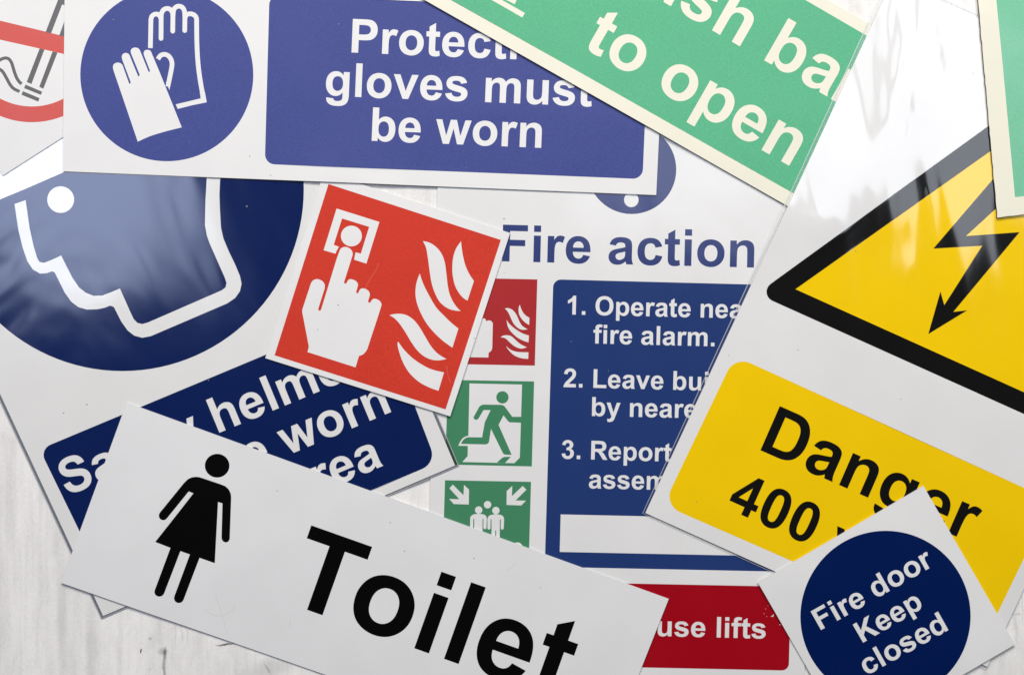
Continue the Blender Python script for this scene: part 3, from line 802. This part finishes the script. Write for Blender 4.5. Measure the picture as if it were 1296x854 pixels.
s.add('l4', *text('by nearest exit'.replace('exit', ''), (0, 135, (749.1, 526.2)), (6, 135, (854, 528.4)), 1.01))
s.add('l5', *text('3. Report to', (0, 77, (710.7, 580.1)), (7, 135, (828.8, 583.4)), 1.02))
s.add('l6', *text('assembly', (0, 73, (745.2, 617.6)), (4, 126, (818.4, 619.2)), 1.02))
for x, y, q in ((637.9, 277.2, 1.1), (723, 432, 0.7), (770, 469, 0.7), (638, 345, 0.6)):
    s.mark('speck', circle(x, y, q, q * 0.75, n=8))
s.add('blank', [(709.6, 650.6), (985, 656.6), (984, 703.6), (708.4, 698)])
s.add('call', [(572, 351.3), (680.1, 353.6), (676.9, 462.6), (569, 460.5)])
A = lambda pts: cr(590, 345, 10.675, pts)
B = lambda pts: cr(590, 400, 10.675, pts)
s.add('callsym', B([(40, 30), (225, 35), (245, 27), (258, 40), (266, 55), (268, 72), (280, 63), (300, 58), (320, 58), (345, 72), (360, 98),
                    (352, 430), (345, 455), (325, 480), (303, 495), (300, 558), (-20, 553), (-20, 200)]))
s.add('callsym', smooth(A([(725, 433), (740, 480), (770, 540), (810, 582), (855, 610), (850, 707), (800, 675), (750, 625), (715, 560), (708, 500), (713, 460)]), sharp=(0, 4, 5)))
s.add('callsym', smooth(A([(522, 482), (570, 480), (620, 500), (660, 540), (690, 590), (720, 660), (760, 720), (830, 765), (780, 772), (735, 766), (690, 740), (650, 700), (620, 650), (590, 580), (560, 525)]), sharp=(0, 7)))
s.add('callsym', smooth(B([(545, 50), (580, 100), (640, 155), (720, 210), (780, 240), (848, 262), (842, 354), (780, 335), (700, 295), (640, 245), (590, 190), (560, 130)]), sharp=(0, 5, 6)))
s.add('callsym', smooth(B([(465, 285), (500, 263), (560, 258), (610, 272), (650, 305), (700, 352), (750, 387), (820, 420), (760, 438), (710, 432), (650, 405), (590, 355), (550, 315), (510, 292)]), sharp=(0, 7)))
s.add('callsym', smooth(B([(542, 400), (580, 440), (640, 470), (720, 485), (842, 488), (838, 577), (760, 570), (690, 550), (630, 515), (585, 470), (555, 432)]), sharp=(0, 4, 5)))
C = lambda pts: cr(560, 520, 10.675, pts)
s.add('exit', [(567, 480.6), (676, 482.5), (673.1, 590), (563.4, 587.6)])
s.add('door', C([(365, -373), (1075, -358), (1045, 628), (970, 703), (268, 687), (340, 607), (342, 470), (213, 468), (240, 412), (262, 378),
                 (290, 353), (318, 340), (350, 333)]))
s.add('runner', C([(418, 85), (425, 103), (440, 115), (455, 119), (470, 116), (490, 95), (555, -13), (650, -13), (572, 150), (535, 355), (350, 352),
                   (320, 360), (295, 375), (268, 405), (248, 443), (580, 450), (605, 444), (622, 430), (630, 410), (655, 240), (815, 565), (830, 582), (850, 589), (935, 590),
                   (758, 185), (825, 58), (885, 135), (898, 147), (912, 152), (1062, 157), (1064, 77), (945, 77), (936, 68), (850, -50), (836, -68), (815, -80), (780, -85),
                   (565, -88), (540, -86), (515, -75), (495, -55)]))
s.add('runner', circle(*C([(810, -185)])[0], 83 / 10.675, n=40))
s.add('runner', C([(735, 695), (770, 662), (805, 632), (835, 618), (925, 615), (845, 700)]))
D = lambda pts: cr(555, 600, 8.54, pts)
s.add('meet', [(563.2, 607.4), (672.1, 609.4), (669, 718), (560, 716)])
s.add('meetsym', D([(155, 110), (270, 225), (275, 112), (330, 165), (327, 325), (165, 320), (115, 265), (225, 268), (118, 150)]))
s.add('meetsym', D([(910, 125), (950, 165), (832, 282), (945, 283), (895, 335), (735, 330), (737, 180), (797, 125), (793, 235)]))
for hx, hy in ((530, 327), (434, 385), (620, 390)):
    s.add('meetsym', circle(*D([(hx, hy)])[0], 40 / 8.54, n=30))
man = [(342, 580), (342, 475), (348, 455), (362, 440), (385, 430), (430, 425), (480, 430), (505, 441), (517, 456), (522, 478), (518, 575), (512, 588), (500, 592), (490, 588), (485, 575),
       (486, 480), (476, 480), (474, 760), (436, 760), (436, 600), (426, 600), (426, 760), (386, 760), (386, 480), (376, 480), (374, 580), (366, 590), (350, 590)]
s.add('meetsym', D(man))
s.add('meetsym', D([(x + 187, y + 5) for x, y in man]))
s.add('meetsym', D([(815, 740), (850, 735), (878, 737), (910, 772), (910, 880), (870, 880), (855, 830), (760, 860), (760, 800)]))
s.add('lift', rounded([(672, 735.4), (1001, 742), (998.3, 848), (669.5, 841)], 9))
s.mark('chip', cr(940, 710, 10.675, [(376, 745), (392, 733), (408, 722), (421, 706), (414, 748)]))
for x, y, q in ((969, 770, 0.5), (987, 790, 0.8), (970.5, 779.5, 0.5), (972, 766, 0.4), (967, 776, 0.5)):
    s.mark('chip', circle(x, y, q, q * 0.7, n=7))
s.add('lifttext', *text('Do not use lifts', (11, 147, (907, 806.1)), (15, 1040, (968.9, 807.6)), 0.97))
s.build()

# ---- safety helmet sign in its clear sleeve
s = Sign('helmet_sign', [(-272, -60), (318, -300), (576, 588), (130, 778), (-14, 470)][0:0] or [(-232, -1), (241, -206), (576, 588.5), (130.5, 779)],
         'large glossy blue and white sign with a face in profile and helmet text', 'sign',
         thick=0.0006, board='white_helmet', stiff=420)
s.sleeve = [(-237, 1), (241, -213), (581, 589), (128, 783)]
s.part('roundel', 'roundel', 'blue_helmet')
s.part('brim', 'helmet_symbol', 'white_helmet')
s.part('face', 'face_outline', 'white_helmet', 'roundel')
s.part('eye', 'eye_symbol', 'white_helmet', 'roundel')
s.part('panel', 'text_panel', 'blue_helmet')
for k in ('t1', 't2', 't3'):
    s.part(k, 'lettering', 'white_helmet', 'panel')
s.add('roundel', circle(155, 240, 229.5, n=120))
# the helmet: everything of the roundel above the straight brim
s.add('brim', [(-80, 286.5), (-40, 269), (31, 239.7), (82.4, 217.3), (385, 86), (360, 40), (300, -10), (160, 20), (20, 80), (-60, 170)])
K3 = lambda pts: [(x / 3, y / 3 + 285) for x, y in pts]
K1 = lambda pts: [(x / 3, y / 3) for x, y in pts]
face_out = K1([(55, 775)]) + K3([(70, 20), (86, 85), (104, 138), (125, 168), (152, 184), (178, 182), (196, 175), (207, 178), (222, 208), (245, 255), (270, 290), (298, 311),
           (330, 320), (370, 319), (398, 313), (418, 305), (432, 310), (460, 365), (485, 400), (510, 419), (540, 427), (572, 421), (862, 297), (893, 276), (911, 250), (917, 222),
           (911, 193), (893, 150), (868, 98), (848, 50), (839, 10)]) + K1([(835, 800), (833, 740), (835, 690), (850, 560)])
face_in = K1([(800, 560), (785, 675), (780, 760)]) + K3([(778, 0), (786, 42), (797, 72), (825, 135), (853, 198), (860, 219), (856, 236), (842, 247), (562, 369), (540, 375), (522, 371), (508, 357),
           (495, 330), (475, 285), (455, 240), (420, 255), (388, 267), (355, 268), (325, 256), (300, 236), (275, 200), (252, 155), (232, 115), (200, 130), (167, 143), (150, 140), (141, 125), (128, 82), (112, 10)]) + K1([(97, 760)])
s.add('face', face_out + face_in)
s.add('eye', circle(76.7, 252.7, 17, 16.8, n=40))
s.add('panel', rounded([(50.0, 568.2), (505.5, 378.2), (553, 584.8), (143, 770)][0:1] + [(491.5, 383.8), (549.5, 586.5), (128, 765)][0:0] + [(478, 389.5), (552.5, 585.5), (142, 757)], [14, 10, 20, 20]))
for x, y, q in ((312.3, 261.2, 1.3), (80.5, 522.5, 1.0), (109.9, 511.8, 1.1), (264, 481, 0.8), (151, 309, 0.8), (141, 355, 1.0)):
    s.mark('speck', circle(x, y, q, q * 0.75, n=8))
s.add('t1', *text('Safety helmets', (7, 147, (277.7, 547.4)), (10, 1688, (404.7, 494.8))))
s.add('t2', *text('must be worn', (8, 357, (371.9, 572.7)), (11, 1113, (495.2, 521))))
pa = Vector((485.2, 589)); dv = Vector((math.cos(math.radians(-22.9)), math.sin(math.radians(-22.9))))
ua = sum(GLYPHS[c][0] for c in 'in this are') + 1070 - 147
s.add('t3', *text('in this area', (0, 147, tuple(pa - dv * ua * 0.0304)), (11, 1070, tuple(pa))))
s.build()

# ---- no smoking sign
s = Sign('no_smoking_sign', [(3.7, 222.3), (222.7, 82.2), (82.5, -136.7), (-136.5, 3.4)],
         'white sign with red ring and grey smoking cigarette, tucked under the gloves sign', 'sign', thick=0.0005)
s.part('ring', 'prohibition_ring', 'red_smoke')
s.part('cig', 'cigarette_symbol', 'grey')
s.part('bar', 'diagonal_bar', 'red_smoke', 'ring')
Z1 = lambda pts: cr(0, 0, 10.675, pts)
Z2 = lambda pts: cr(0, 80, 10.675, pts)
s.add('ring', circle(40.3, 50, 105, n=90), circle(40.3, 50, 85, n=90))
s.add('bar', Z1([(-560, 150), (0, 283), (620, 432), (870, 495), (1250, 588), (1250, 820), (870, 735), (0, 540), (-560, 415)]))
s.add('cig', Z1([(785, 0), (615, 440), (690, 455), (840, 65), (1000, 120), (1020, 60), (860, -10), (850, -60), (808, -60)]))
s.add('cig', Z1([(960, 40), (800, 485), (870, 500), (1030, 60)]))
s.add('cig', Z1([(535, 660), (600, 675), (425, 1139), (360, 1112)]))
s.add('cig', Z1([(710, 700), (777, 715), (585, 1204), (530, 1176)]))
s.add('cig', Z2([(345, 292), (570, 388), (552, 432), (325, 340)]))
s.add('cig', Z2([(308, 380), (535, 475), (517, 522), (290, 430)]))
s.add('cig', stroke(smooth(Z1([(-70, 870), (-20, 828), (30, 798), (80, 788), (122, 803), (155, 850), (178, 920), (198, 985), (228, 1060), (260, 1108), (292, 1138)]), closed=False), 4.1, cap=False))
s.add('cig', stroke(smooth(Z2([(-60, 80), (-20, 82), (12, 96), (45, 130), (92, 212), (140, 298), (190, 350), (265, 386)]), closed=False), 4.1, cap=False))
s.build()

# ---- fire call point sign
s = Sign('fire_call_sign', [(409.8, 217.4), (645.6, 294.9), (569.8, 526.6), (335.7, 453.1)],
         'small square red sign with white hand pressing a button beside flames', 'sign', thick=0.0008)
s.part('panel', 'red_panel', 'red_call')
s.part('box', 'button_symbol', 'white_matt', 'panel')
s.part('hand', 'hand_symbol', 'white_matt', 'panel')
s.part('flames', 'flame_symbol', 'white_matt', 'panel')
s.add('panel', [(415.7, 233), (633.9, 303.7), (564, 517.9), (347.4, 449.6)])
A = lambda pts: cr(370, 230, 8.54, pts)
B = lambda pts: cr(370, 320, 8.54, pts)
s.add('box', A([(478, 290), (940, 435), (800, 885), (668, 843), (675, 800), (683, 763), (740, 777), (830, 488), (537, 397), (447, 682), (503, 703), (482, 740), (465, 778), (338, 740)]))
for x, y, q in ((428, 386, 1.0), (482.6, 397.3, 0.8), (600.5, 428.2, 0.9), (564.3, 267.6, 1.1), (402, 417, 0.7)):
    s.mark('speck', circle(x, y, q, q * 0.75, n=8))
s.add('box', circle(*A([(638, 587)])[0], 113.5 / 8.54, 111.5 / 8.54, n=48))
s.add('hand', B([(480, 60), (512, -28), (522, -45), (540, -58), (560, -64), (580, -64), (605, -56), (628, -42), (645, -20), (653, 5), (650, 28), (558, 318), (562, 330), (572, 334), (584, 328), (592, 312),
                 (602, 295), (615, 286), (632, 283), (665, 292), (690, 307), (706, 328), (710, 348), (690, 422), (693, 434), (703, 438), (715, 428), (722, 410), (735, 392), (750, 384), (768, 382), (800, 393), (824, 412), (836, 433), (838, 455),
                 (818, 522), (822, 534), (833, 539), (846, 532), (858, 510), (872, 498), (890, 494), (920, 502), (945, 519), (960, 540), (965, 562), (927, 683), (820, 1008), (812, 1035), (795, 1065),
                 (770, 1092), (745, 1106), (720, 1113), (683, 1236), (163, 1071), (178, 1013), (115, 683), (106, 640), (108, 610), (200, 330), (213, 307), (233, 291), (262, 283), (290, 287), (318, 300), (340, 322), (351, 348), (350, 380),
                 (280, 603), (282, 617), (293, 627), (304, 622), (311, 610)]))
C = lambda pts: cr(490, 290, 8.54, pts)
D = lambda pts: cr(490, 380, 8.54, pts)
for ln in ([(479, 333), (476, 341), (468, 354), (462, 365)], [(565, 463), (567, 475), (571, 485)]):
    s.mark('scuff_red', stroke(smooth(ln, closed=False), 0.7, cap=False))
s.add('flames', smooth(C([(798, 130), (805, 200), (820, 290), (845, 390), (885, 480), (938, 560), (868, 772), (820, 740), (770, 680), (730, 600), (707, 490), (705, 390), (715, 300), (745, 210)]), sharp=(0, 5, 6)))
s.add('flames', smooth(C([(387, 130), (440, 140), (500, 170), (560, 225), (600, 290), (625, 370), (640, 480), (655, 610), (675, 700), (710, 780), (755, 845), (795, 884), (740, 880), (680, 866), (620, 833), (560, 775), (512, 680), (480, 580), (460, 460), (440, 310), (420, 200)]), sharp=(0, 11)))
s.add('flames', smooth(C([(352, 480), (390, 590), (450, 710), (530, 845), (620, 940), (690, 1008), (770, 1074), (705, 1280), (600, 1204), (500, 1109), (420, 1009), (360, 899), (325, 809), (308, 730), (306, 660), (315, 590), (332, 530)]), sharp=(0, 6, 7)))
s.add('flames', smooth(D([(25, 160), (80, 148), (150, 146), (220, 165), (290, 215), (350, 290), (410, 390), (470, 490), (530, 560), (590, 605), (642, 633), (560, 648), (480, 640), (400, 605), (330, 545), (270, 465), (200, 350), (140, 260), (80, 195)]), sharp=(0, 10)))
s.add('flames', smooth(D([(118, 445), (180, 530), (270, 620), (370, 690), (480, 745), (615, 778), (555, 976), (450, 938), (340, 877), (240, 782), (170, 667), (130, 557), (112, 480)]), sharp=(0, 5, 6)))
s.build()

# ---- protective gloves sign
s = Sign('gloves_sign', [(82.4, -30), (80, 217), (830.5, 247), (842.2, 0.5)],
         'wide blue and white sign reading Protective gloves must be worn, with a pair of gloves', 'sign', thick=0.0008)
s.part('roundel', 'roundel', 'blue_gloves')
s.part('back', 'outlined_glove', 'white_matt', 'roundel')
s.part('front', 'filled_glove', 'white_matt', 'roundel')
s.part('panel', 'text_panel', 'blue_gloves')
for k in ('t1', 't2', 't3'):
    s.part(k, 'lettering', 'white_matt', 'panel')
s.add('roundel', circle(211.3, 95, 109.3, n=100))
G = lambda pts: cr(130, 0, 8.54, pts)
w = 50 / 8.54
s.add('back', stroke(smooth(G([(518, 525), (524, 215), (534, 183), (556, 164), (582, 158), (610, 167), (630, 200)]), closed=False, sharp=(0, 1)), w, cap=False))
s.add('back', stroke(G([(634, 170), (633, 421)]), w))
s.add('back', stroke(smooth(G([(634, 200), (638, 150), (660, 112), (697, 97), (735, 110), (757, 148), (760, 200)]), closed=False), w, cap=False))
s.add('back', stroke(G([(761, 150), (759, 342)]), w))
s.add('back', stroke(smooth(G([(761, 180), (768, 115), (792, 82), (827, 72), (862, 85), (884, 125), (889, 190)]), closed=False), w, cap=False))
s.add('back', stroke(G([(890, 160), (888, 335)]), w))
s.add('back', stroke(smooth(G([(890, 200), (905, 166), (932, 155), (965, 156), (998, 174), (1014, 205), (1016, 260), (1018, 430), (1025, 600), (1039, 760), (1064, 930), (1096, 1090)]), closed=False), w, cap=False))
s.add('back', G([(1060, 1066), (950, 1093), (790, 1131), (812, 1180), (960, 1142), (1125, 1108), (1105, 1000), (1050, 1000)]))
s.add('back', stroke(smooth(G([(600, 645), (628, 606), (668, 593), (710, 607), (740, 645), (752, 695), (742, 770), (706, 940)]), closed=False), w, cap=False))
s.add('back', G([(685, 890), (733, 895), (724, 980)]))
s.add('front', G([(118, 760), (113, 728), (118, 706), (133, 690), (165, 680), (195, 687), (214, 703), (225, 730), (286, 900), (296, 912), (306, 900), (303, 885), (214, 650), (208, 620), (214, 598), (228, 583), (252, 576), (278, 584), (293, 600), (301, 622),
                  (383, 822), (393, 832), (403, 822), (400, 805), (310, 585), (304, 560), (310, 540), (325, 525), (352, 518), (382, 524), (400, 540), (410, 560), (495, 772), (504, 786), (514, 776), (511, 760),
                  (448, 600), (445, 578), (450, 560), (463, 548), (488, 543), (513, 550), (527, 565), (536, 590), (612, 769), (855, 1379), (780, 1397), (700, 1417), (640, 1434), (570, 1455), (510, 1475), (440, 1505), (380, 1534)]))
s.add('panel', rounded([(341, -6.2), (822.5, 13.8), (813.2, 226.8), (335.2, 207.8)], 12.5))
for x, y, q in ((143.8, 25.4, 1.0), (428.6, 30.4, 0.9), (316, 198, 0.9), (342.6, 222, 0.8), (590, 212, 0.7), (240, 180, 0.6)):
    s.mark('speck', circle(x, y, q, q * 0.75, n=8))
s.add('t1', *text('Protective', (0, 149, (444.7, 66.5)), (7, 428, (653.5, 75.2)), 1.02))
s.add('t2', *text('gloves must', (1, 147, (449.2, 122.7)), (8, 1108, (693.6, 132.7)), 1.02))
s.add('t3', *text('be worn', (0, 135, (470.3, 178.3)), (6, 1113, (684.9, 187.4)), 1.02))
s.build()

# ---- push bar to open sign
u = Vector((458.5, 259.8)).normalized(); nrm = Vector((u.y, -u.x))
bl = Vector((536.2, 0)) - u * 330; br = Vector((994.7, 259.8)) + u * 52
s = Sign('push_bar_sign', [tuple(bl), tuple(br), tuple(br + nrm * 252), tuple(bl + nrm * 252)],
         'long mint green sign with cream border and tilted cream words to open', 'sign',
         thick=0.0012, board='cream', edge='edge_cream')
s.part('panel', 'green_panel', 'green_bar')
s.part('door', 'door_symbol', 'cream', 'panel')
s.part('t1', 'lettering', 'cream', 'panel')
s.part('t2', 'lettering', 'cream', 'panel')
a = Vector((570.3, 0)); a2 = Vector((1001.7, 243.6)); d = (a2 - a).normalized()
b1 = Vector((1019.2, 0)); b2 = Vector((1094.2, 43.6)); db = (b2 - b1).normalized()
s.add('panel', [tuple(a - d * 340), tuple(a2 + d * 34), tuple(b2 + db * 34), tuple(b1 - db * 760)])
Q = lambda pts: cr(520, 0, 7.117, pts)
s.add('door', Q([(720, 0), (1003, 162), (1027, 123), (760, -30), (-450, -700), (-480, -670)]))
s.add('door', Q([(850, 0), (935, 43), (1010, -125), (400, -460), (330, -290)]))
for x, y, q in ((968.5, 131.6, 0.9), (978, 153, 0.9), (800, 32, 0.6), (741, 96, 0.6)):
    s.mark('speck', circle(x, y, q, q * 0.75, n=8))
s.add('t1', *text('Push ba', (3, 147, (901.1, 38.6)), (5, 135, (967.2, 76.6)), 1.0, 6))
s.add('t1', *text('r', (0, 135, (1051.6, 125.6)), (0, 416, (1061.87, 131.5)), 1.0, 6))
s.add('t2', *text('to open', (4, 139, (876.9, 140.3)), (6, 145, (963.5, 190)), 1.0, 6))
s.build()

# ---- danger sign in its clear sleeve
TL = (1129.5, -25); BL = (816.7, 648.7); BR = (1250, 843.6); TR = (1566, 171)
s = Sign('danger_sign', [TL, BL, BR, TR],
         'tall white sign with yellow lightning triangle and yellow Danger 400 panel, in clear sleeve', 'sign',
         thick=0.0009, board='white_danger', stiff=420)
s.sleeve = [(1126.5, -33), (812.8, 649.3), (1249.5, 847.5), (1570, 166)]
s.part('tri', 'triangle_border', 'black_danger')
s.part('field', 'triangle_field', 'yellow')
s.part('bolt', 'lightning_bolt', 'black_danger', 'field')
s.part('panel', 'text_panel', 'yellow')
s.part('t1', 'lettering', 'black_danger', 'panel')
s.part('t2', 'lettering', 'black_danger', 'panel')
s.add('tri', rounded([(957.6, 371.9), (1330, 102.5), (1369, 556.5)], 12.5))
s.add('field', [(1006.7, 366), (1299, 159.5), (1336, 514)])
s.add('bolt', cr(1150, 220, 4.067, [(128, 385), (435, 28), (475, -18), (512, 128), (447, 183), (297, 320), (573, 300), (232, 710), (304, 702), (102, 825), (165, 605), (185, 675), (380, 370)]))
s.add('panel', rounded([(929.8, 450.4), (1332, 633.2), (1243.8, 814.8), (839.5, 638.6)], 22))
for x, y, q in ((1083, 318, 1.0), (1009.7, 442.5, 0.8), (881.5, 634.5, 0.9), (922, 450, 0.6), (1140, 505, 0.7)):
    s.mark('speck', circle(x, y, q, q * 0.75, n=8))
s.add('t1', *text('Danger', (0, 148, (962.2, 569.5)), (5, 416, (1211, 679)), 1.0, 6))
s.add('t2', *text('400 volts', (0, 910, (946.5, 654.8)), (4, 11, (1044.6, 699)), 1.0, 6))
s.build()

# ---- second green sign at the right edge
s = Sign('green_cream_sign', [(1237.3, 0), (1261.8, 275.5), (1560, 242), (1516, -262), (1217.6, -228)],
         'green sign with wide cream border and rough dark edge, lying over the danger sign', 'sign',
         thick=0.0015, board='cream', edge='edge_dark', jag=0.45)
s.part('panel', 'green_panel', 'green_side')
s.add('panel', [(1260.8, 0), (1268.3, 80), (1284.2, 249.8), (1535, 222), (1495, -235), (1240, -208)])
s.build()

# ---- toilet sign
s = Sign('toilet_sign', [(160.4, 509.2), (77.3, 737), (760, 975), (846.3, 757.3)],
         'long white sign with black figure in a dress and large black word Toilet', 'sign',
         thick=0.0008, board='white_toilet')
s.part('fig', 'woman_symbol', 'black')
s.part('t1', 'lettering', 'black')
A = lambda pts: cr(190, 565, 8.54, pts)
s.add('fig', circle(*A([(725, 205)])[0], 133 / 8.54, 128 / 8.54, n=56))
s.add('fig', A([(560, 337), (525, 327), (490, 325), (450, 331), (410, 349), (365, 393), (105, 712), (95, 735), (97, 762), (112, 784), (140, 795), (166, 788), (187, 768), (418, 483), (468, 503), (330, 680), (55, 1028),
                (220, 1092), (50, 1550), (47, 1575), (58, 1600), (80, 1615), (105, 1618), (132, 1610), (150, 1590), (328, 1127), (430, 1163), (260, 1620), (259, 1645), (270, 1670), (292, 1685), (318, 1688), (345, 1677), (362, 1652),
                (535, 1200), (700, 1257), (735, 597), (782, 612), (772, 975), (775, 1000), (790, 1023), (818, 1034), (845, 1025), (861, 998), (877, 545), (872, 505), (850, 460), (815, 427), (770, 408)]))
for ln in ([(273, 752), (277, 765), (283, 785), (287, 802)], [(258, 769), (264, 775), (274, 779), (284, 778), (293, 773), (298, 764)],
           [(368, 783), (366, 792), (369, 797)], [(414, 605), (420, 602), (428, 604), (434, 608)], [(640, 722), (648, 717), (653, 711)]):
    s.mark('scuff', stroke(smooth(ln, closed=False), 0.75, cap=False))
for x, y, q in ((351, 621, 0.8), (494, 661, 0.9), (512, 697, 0.9), (600, 706, 1.0), (684, 743, 0.8)):
    s.mark('speck', circle(x, y, q, q * 0.7, n=8))
s.add('t1', *text('Toilet', (0, 479, (388.4, 771.4)), (3, 147, (561.9, 833)), 1.0, 8))
s.build()

# ---- fire door sign
s = Sign('fire_door_sign', [(959, 736.5), (1074.9, 937), (1284.5, 815), (1168.6, 614.5)],
         'small square white sign with navy disc reading Fire door Keep closed', 'sign', thick=0.0008)
s.part('disc', 'blue_disc', 'blue_door')
for k in ('t1', 't2', 't3'):
    s.part(k, 'lettering', 'white_matt', 'disc')
s.add('disc', circle(1120.6, 779, 107.8, n=110))
s.add('t1', *text('Fire door', (0, 151, (1039.2, 796.7)), (8, 416, (1176.2, 718.5)), 0.98))
s.add('t2', *text('Keep', (0, 153, (1092.6, 812.8)), (3, 420, (1156.9, 775.2)), 0.98))
s.add('t3', *text('closed', (1, 147, (1117.4, 843.4)), (5, 1121, (1200.3, 796.7)), 0.98))
s.build()
